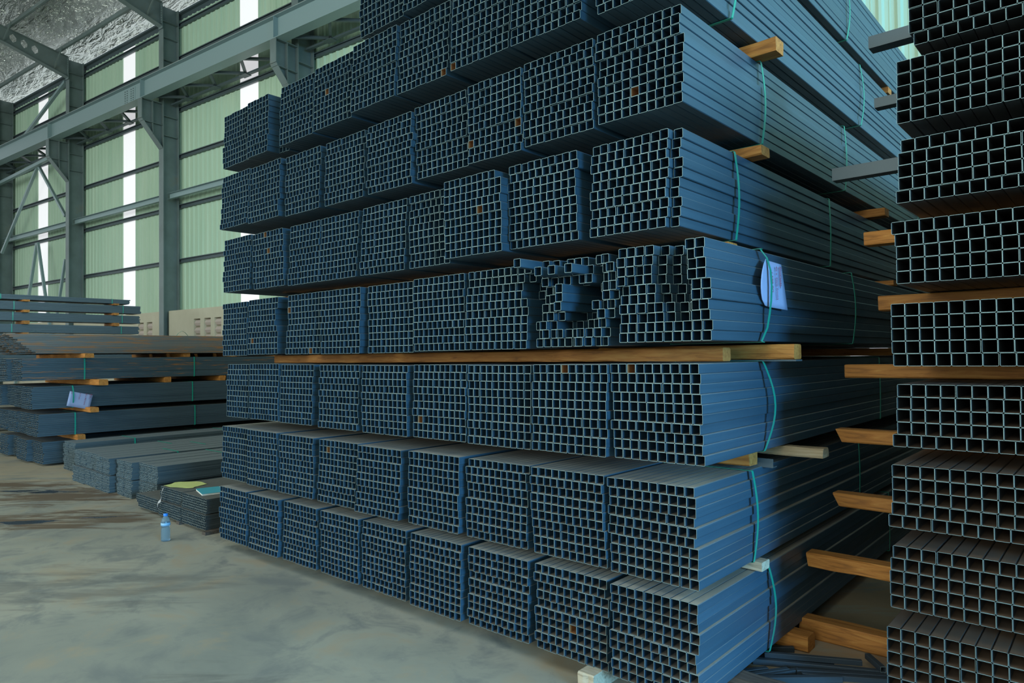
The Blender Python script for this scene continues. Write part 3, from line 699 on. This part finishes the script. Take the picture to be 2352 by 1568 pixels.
# low rendered wall with vent blocks between the columns
VENTS = {0: [1.55, 2.09, 2.62, 3.15, 3.68, 4.21], -1: [-1.71, -1.17]}
for k in range(-4, 4):
    a, b = k * BAY + .16, (k + 1) * BAY - .40
    vs_ = VENTS.get(k, []); zt, z1, z0 = 3.0, 2.70, 1.6; w2 = .34
    bm = bmesh.new(); y0, y1 = -.28, .10
    if vs_:
        box(bm, a, b, y0, y1, 0, z0); box(bm, a, b, y0, y1, z1, zt)
        e = [a] + [q for v_ in vs_ for q in (v_, v_ + w2)] + [b]
        for j in range(0, len(e), 2): box(bm, e[j], e[j + 1], y0, y1, z0, z1)
    else: box(bm, a, b, y0, y1, 0, zt)
    wl = hobj(f'wall_base_{k + 5}', bm, M['cream'], kind='structure')
    for v_ in vs_:
        b3 = bmesh.new(); z = z0
        while z < z1 - .01:
            h = (z1 - z0) / 5
            vv = [(-.20, z + h * .30), (.03, z + .015), (.09, z + h * .42), (.03, z + h * .82), (-.20, z + h * .62)]
            A = [b3.verts.new((v_, y, q)) for y, q in vv]; D = [b3.verts.new((v_ + w2, y, q)) for y, q in vv]
            for j in range(5): b3.faces.new((A[j], A[(j + 1) % 5], D[(j + 1) % 5], D[j]))
            z += h
        o = hobj('vent_block', b3, M['vent'], parent=None); o.parent = wl
# columns
COLW = ['far end', 'second', 'third', 'fourth', 'fifth', 'sixth', 'seventh', 'eighth']
for k in range(-3, 3):
    s = k * BAY; h = 12.45
    root = tag(link('steel_column', None, None, hall @ Vector((s, 0, 0))), f'grey-green steel wall column with crane bracket, {["one","two","three","four","five","six","seven","eight"][k + 3]} from the braced corner', 'column', 'steel columns along the siding wall', 'thing')
    inv = Matrix.Translation(-(hall @ Vector((s, 0, 0))))
    def part(name, bm, mt=M['frame2']):
        bmesh.ops.recalc_face_normals(bm, faces=bm.faces); me = new_mesh(name, bm, mt); me.transform(inv @ hall); me.flip_normals(); return link(name, me, root)
    bm = bmesh.new()
    box(bm, s - .13, s + .13, .232, .25, 0, h - .75); box(bm, s - .13, s + .13, -.25, -.232, 0, h); box(bm, s - .008, s + .008, -.2315, .2315, 0, h)
    part('shaft', bm)
    for zz in (11.95, 11.45, 10.75, 9.0, 8.4):
        for sg in (-1, 1):
            bm = bmesh.new(); box(bm, s + sg * .069 - .06, s + sg * .069 + .06, -.231, .231, zz, zz + .012); part('stiffener', bm)
    # bracket
    bm = bmesh.new(); P = [(.251, 9.36), (.88, 9.36), (.88, 8.78), (.251, 8.02)]
    A = [bm.verts.new((s - .008, y, z)) for y, z in P]; D = [bm.verts.new((s + .008, y, z)) for y, z in P]
    bm.faces.new(A); bm.faces.new(D)
    for j in range(4): bm.faces.new((A[j], A[(j + 1) % 4], D[(j + 1) % 4], D[j]))
    box(bm, s - .12, s + .12, .251, .90, 9.361, 9.38); box(bm, s - .12, s + .12, .881, .90, 8.78, 9.36)
    bar(bm, (s, .89, 8.77), (s, .255, 8.0), .24, .02, up=Vector((0, -.77, .63)))
    for zz in (8.7,): box(bm, s - .12, s + .12, .26, .87, zz, zz + .012)
    box(bm, s - .12, s + .12, .55, .566, 8.35, 9.36)
    part('crane_bracket', bm)
    # rafter
    rf = tag(link('roof_rafter', None, None, hall @ Vector((s, .25, 12))), f'grey-green roof rafter rising from the column {["one","two","three","four","five","six","seven","eight"][k + 3]} from the braced corner', 'rafter', 'roof rafters')
    inv2 = Matrix.Translation(-(hall @ Vector((s, .25, 12))))
    def rz(o): return 12.47 + .176 * o
    bm = bmesh.new()
    def slab(o0, o1, za0, za1, zb0, zb1, half):
        v = [bm.verts.new((s + sg * half, o, z)) for sg in (-1, 1) for o, z in ((o0, za0), (o1, zb0), (o1, zb1), (o0, za1))]
        bm.faces.new(v[:4]); bm.faces.new(v[4:][::-1])
        for j in range(4): bm.faces.new((v[j], v[(j + 1) % 4], v[4 + (j + 1) % 4], v[4 + j]))
    knots = [(.27, rz(.27) - .72), (2.2, rz(2.2) - .5), (14.8, rz(14.8) - .5)]
    for (oa, za), (ob, zb_) in zip(knots, knots[1:]):
        slab(oa, ob, za - .018, za, zb_ - .018, zb_, .11)
        slab(oa, ob, rz(oa), rz(oa) + .018, rz(ob), rz(ob) + .018, .11)
    # web, with hexagon openings near the eave
    holes = [1.29 + .33 * j for j in range(3)] if k == -1 else []
    def web(oa, za, ob, zb_): slab(oa, ob, za, rz(oa), zb_, rz(ob), .006)
    def zlow(o): return knots[0][1] + (knots[1][1] - knots[0][1]) * (o - .27) / (2.2 - .27) if o < 2.2 else knots[1][1] + (knots[2][1] - knots[1][1]) * (o - 2.2) / (14.8 - 2.2)
    o_ = .27; cuts = []
    for hc in holes[:3]:
        web(o_, zlow(o_), hc - .10, zlow(hc - .10)); cz = (zlow(hc) + rz(hc)) / 2 + .05; r1 = .15
        for (a0, t0), (a1, t1) in (((-.10, .35), (-.0, 1)), ((-.0, 1), (.0001, 1)), ((.0001, 1), (.10, .35))):
            slab(hc + a0, hc + a1, cz + a0 * .176 + r1 * t0, rz(hc + a0), cz + a1 * .176 + r1 * t1, rz(hc + a1), .006)
            slab(hc + a0, hc + a1, zlow(hc + a0), cz + a0 * .176 - r1 * t0, zlow(hc + a1), cz + a1 * .176 - r1 * t1, .006)
        o_ = hc + .10
    if o_ < 2.2: web(o_, zlow(o_), 2.2, zlow(2.2)); o_ = 2.2
    web(o_, zlow(o_), 14.8, zlow(14.8))
    box(bm, s - .11, s + .11, .252, .269, 11.72, 12.52)
    bmesh.ops.recalc_face_normals(bm, faces=bm.faces); me = new_mesh('rafter_beam', bm, M['frame2']); me.transform(inv2 @ hall); me.flip_normals(); rbm = link('rafter_beam', me, rf)
    bm = bmesh.new()
    for j in range(9):
        for sg in (-1, 1):
            box(bm, s + sg * .07 - .016, s + sg * .07 + .016, .2695, .285, 11.80 + j * .075, 11.832 + j * .075)
    me = new_mesh('bolt_row', bm, M['crane']); me.transform(inv2 @ hall); link('bolt_row', me, rbm)
    for oo in (.65, 2.2):
        bm = bmesh.new(); bar(bm, (s + .02, oo + .05, zlow(oo) + .04), (s + .55, oo, 12.5 + .176 * oo), .035, .035)
        me = new_mesh('flange_brace', bm, M['frame2']); me.transform(inv2 @ hall); link('flange_brace', me, rf)
# purlins under the roof, girts along the wall
for j, oo in enumerate((.55, 2.1, 3.65, 5.2, 6.75, 8.3, 9.85, 11.4)):
    bm = bmesh.new(); z = 12.495 + .176 * oo
    box(bm, S0, S1, oo - .03, oo - .024, z, z + .2); box(bm, S0, S1, oo - .03, oo + .045, z, z + .006); box(bm, S0, S1, oo - .10, oo - .03, z + .194, z + .2)
    hobj('roof_purlin', bm, M['frame2'], f'long grey roof purlin, {ORD[j + 1]} up the slope from the eave', 'purlin', 'roof purlins')
for j, z in enumerate((4.58, 6.28, 7.85, 9.33, 10.95, 12.0)):
    S1 = 18.0
    bm = bmesh.new()
    box(bm, S0, S1, -.322, -.316, z - .065, z + .065); box(bm, S0, S1, -.315, -.254, z - .065, z - .059); box(bm, S0, S1, -.315, -.254, z + .059, z + .065); box(bm, S0, S1, -.26, -.254, z + .04, z + .0585)
    hobj('wall_girt', bm, M['girt'], f'dark horizontal wall rail, {ORD[j + 1]} above the low rendered wall', 'wall rail', 'horizontal rails on the siding wall')
for k in range(-4, 2):
    for z, nm_ in ((6.52, 'mid-height'), ):
        bm = bmesh.new(); a, b = k * BAY + .14, (k + 1) * BAY - .14
        box(bm, a, b, .05, .056, z - .09, z + .09); box(bm, a, b, .057, .15, z - .09, z - .084); box(bm, a, b, .057, .15, z + .084, z + .09)
        hobj('column_tie', bm, M['crane'], f'pale grey channel tie between columns {["one","two","three","four","five","six","seven","eight","nine"][k + 4]} and next, counted from the braced corner', 'tie', 'channel ties between columns')
    for z in (5.0, 8.2, 10.6):
        bm = bmesh.new(); bar(bm, ((k + 1) * BAY + .02, .2, z), ((k + 1) * BAY + .75, -.24, z + .02), .04, .04)
S1 = 30.0
# eave gutter beam
bm = bmesh.new(); box(bm, S0, S1, -.42, -.36, 12.2, 12.42); box(bm, S0, S1, -.359, -.256, 12.36, 12.42)
hobj('eave_beam', bm, M['girt'], 'dark eave beam along the top of the siding wall', 'eave beam')
# crane runway
cr = tag(link('crane_beam', None, None, hall @ Vector((0, .75, 9.38))), 'long grey crane runway beam carried on the column brackets', 'crane beam')
inv3 = Matrix.Translation(-(hall @ Vector((0, .75, 9.38))))
def cpart(name, bm, mt, lab=None):
    bmesh.ops.recalc_face_normals(bm, faces=bm.faces); me = new_mesh(name, bm, mt); me.transform(inv3 @ hall); me.flip_normals(); o = link(name, me, cr)
    if lab: o['label'] = lab
    return o
bm = bmesh.new(); box(bm, S0, S1, .60, .90, 9.381, 9.40); box(bm, S0, S1, .62, .88, 9.95, 9.97); box(bm, S0, S1, .742, .758, 9.4005, 9.9495)
for k in range(-4, 5):
    for ds in (-.12, 0, .12):
        if ds == 0 or True:
            for o0, o1 in ((.61, .741), (.759, .89)): box(bm, k * BAY + ds - .004, k * BAY + ds + .004, o0, o1, 9.4005, 9.9495) if ds == 0 else None
cpart('girder', bm, M['crane'])
bm = bmesh.new(); box(bm, S0, S1, .725, .775, 9.9705, 10.06); cpart('rail', bm, M['rail'], 'rust-brown crane rail')
bm = bmesh.new(); box(bm, -1.25, -.55, .759, .768, 9.45, 9.90); spl = cpart('splice_plate', bm, M['crane'])
bm = bmesh.new()
for cx_ in (-1.15, -1.02, -.78, -.65):
    for j in range(6): box(bm, cx_ - .018, cx_ + .018, .7685, .785, 9.49 + j * .07, 9.52 + j * .07)
cpart('bolt_row', bm, M['frame']).parent = spl
# horizontal surge lattice between runway and wall
for k in range(-4, 4):
    bm = bmesh.new(); n = 8
    for j in range(n):
        a = k * BAY + .3 + (BAY - .6) * j / n; b = k * BAY + .3 + (BAY - .6) * (j + 1) / n
        p, q = ((a, .62, 9.44), (b, -.02, 9.44)) if j % 2 == 0 else ((a, -.02, 9.44), (b, .62, 9.44))
        bar(bm, p, q, .07, .07)
        if j % 2 == 0: box(bm, b - .16, b + .16, -.10, .10, 9.36, 9.372)
    bar(bm, (k * BAY + .14, -.03, 9.40), ((k + 1) * BAY - .14, -.03, 9.40), .09, .05)
    hobj('surge_lattice', bm, M['girt'], f'zigzag steel lattice beside the crane beam, bay {["one","two","three","four","five","six","seven","eight"][k + 4]} from the braced corner', 'lattice', 'zigzag lattices under the crane beam')
# bracing in the far bay
def brace(label, a, b, sz=.09):
    bm = bmesh.new(); bar(bm, a, b, sz, sz); hobj('diagonal_brace', bm, M['crane'], label, 'brace', 'diagonal braces of the far bay')
o_ = .2
brace('upper chevron brace leg nearer the column with the castellated rafter', (-9.1, o_, 9.0), (-6.76, o_, 6.78))
brace('upper chevron brace leg nearer the far corner', (-9.2, o_, 9.0), (-12.7, o_, 6.0))
brace('lower chevron brace leg nearer the column with the castellated rafter', (-9.15, o_, 6.05), (-7.3, o_, .5))
brace('lower chevron brace leg nearer the far corner', (-9.25, o_, 6.05), (-11.3, o_, .5))
brace('single diagonal brace above the crane beam in the far bay', (-6.80, o_, 11.72), (-11.5, o_, 10.05), .10)
brace('lone short brace low beside the castellated rafter column', (-6.78, .2, 5.2), (-7.5, .2, 3.1), .08)
bm = bmesh.new(); bar(bm, (-12.8, .31, 8.85), (-6.7, .31, 9.12), .12, .12); hobj('brace_strut', bm, M['crane'], 'horizontal strut over the upper chevron braces', 'strut')
# foil lined roof
bm = bmesh.new(); n = 60
A = [bm.verts.new((S0 + (S1 - S0) * j / n, -.50, 12.66)) for j in range(n + 1)]; D = [bm.verts.new((S0 + (S1 - S0) * j / n, 15, 12.715 + .176 * 15.18)) for j in range(n + 1)]
for j in range(n): bm.faces.new((A[j], A[j + 1], D[j + 1], D[j]))
E_ = [bm.verts.new((S0 + (S1 - S0) * j / n, 30, 12.5)) for j in range(n + 1)]
for j in range(n): bm.faces.new((D[j], D[j + 1], E_[j + 1], E_[j]))
hobj('ceiling', bm, M['foil'], kind='structure')

# siding wall on the door side of the hall, with the door opening the daylight comes through
bm = bmesh.new()
for y0, y1, z0, z1 in ((-26, -5.4, 0, 12), (-.8, 14, 0, 5.4), (-.8, 14, 8.6, 12), (10.2, 14, 5.4, 8.6), (-.8, .6, 5.4, 8.6), (-5.4, -.8, 3.7, 12)):
    box(bm, 11.6, 11.8, y0, y1, z0, z1)
tag(link('wall_right', new_mesh('wall_right', bm, M['siding'])), kind='structure')
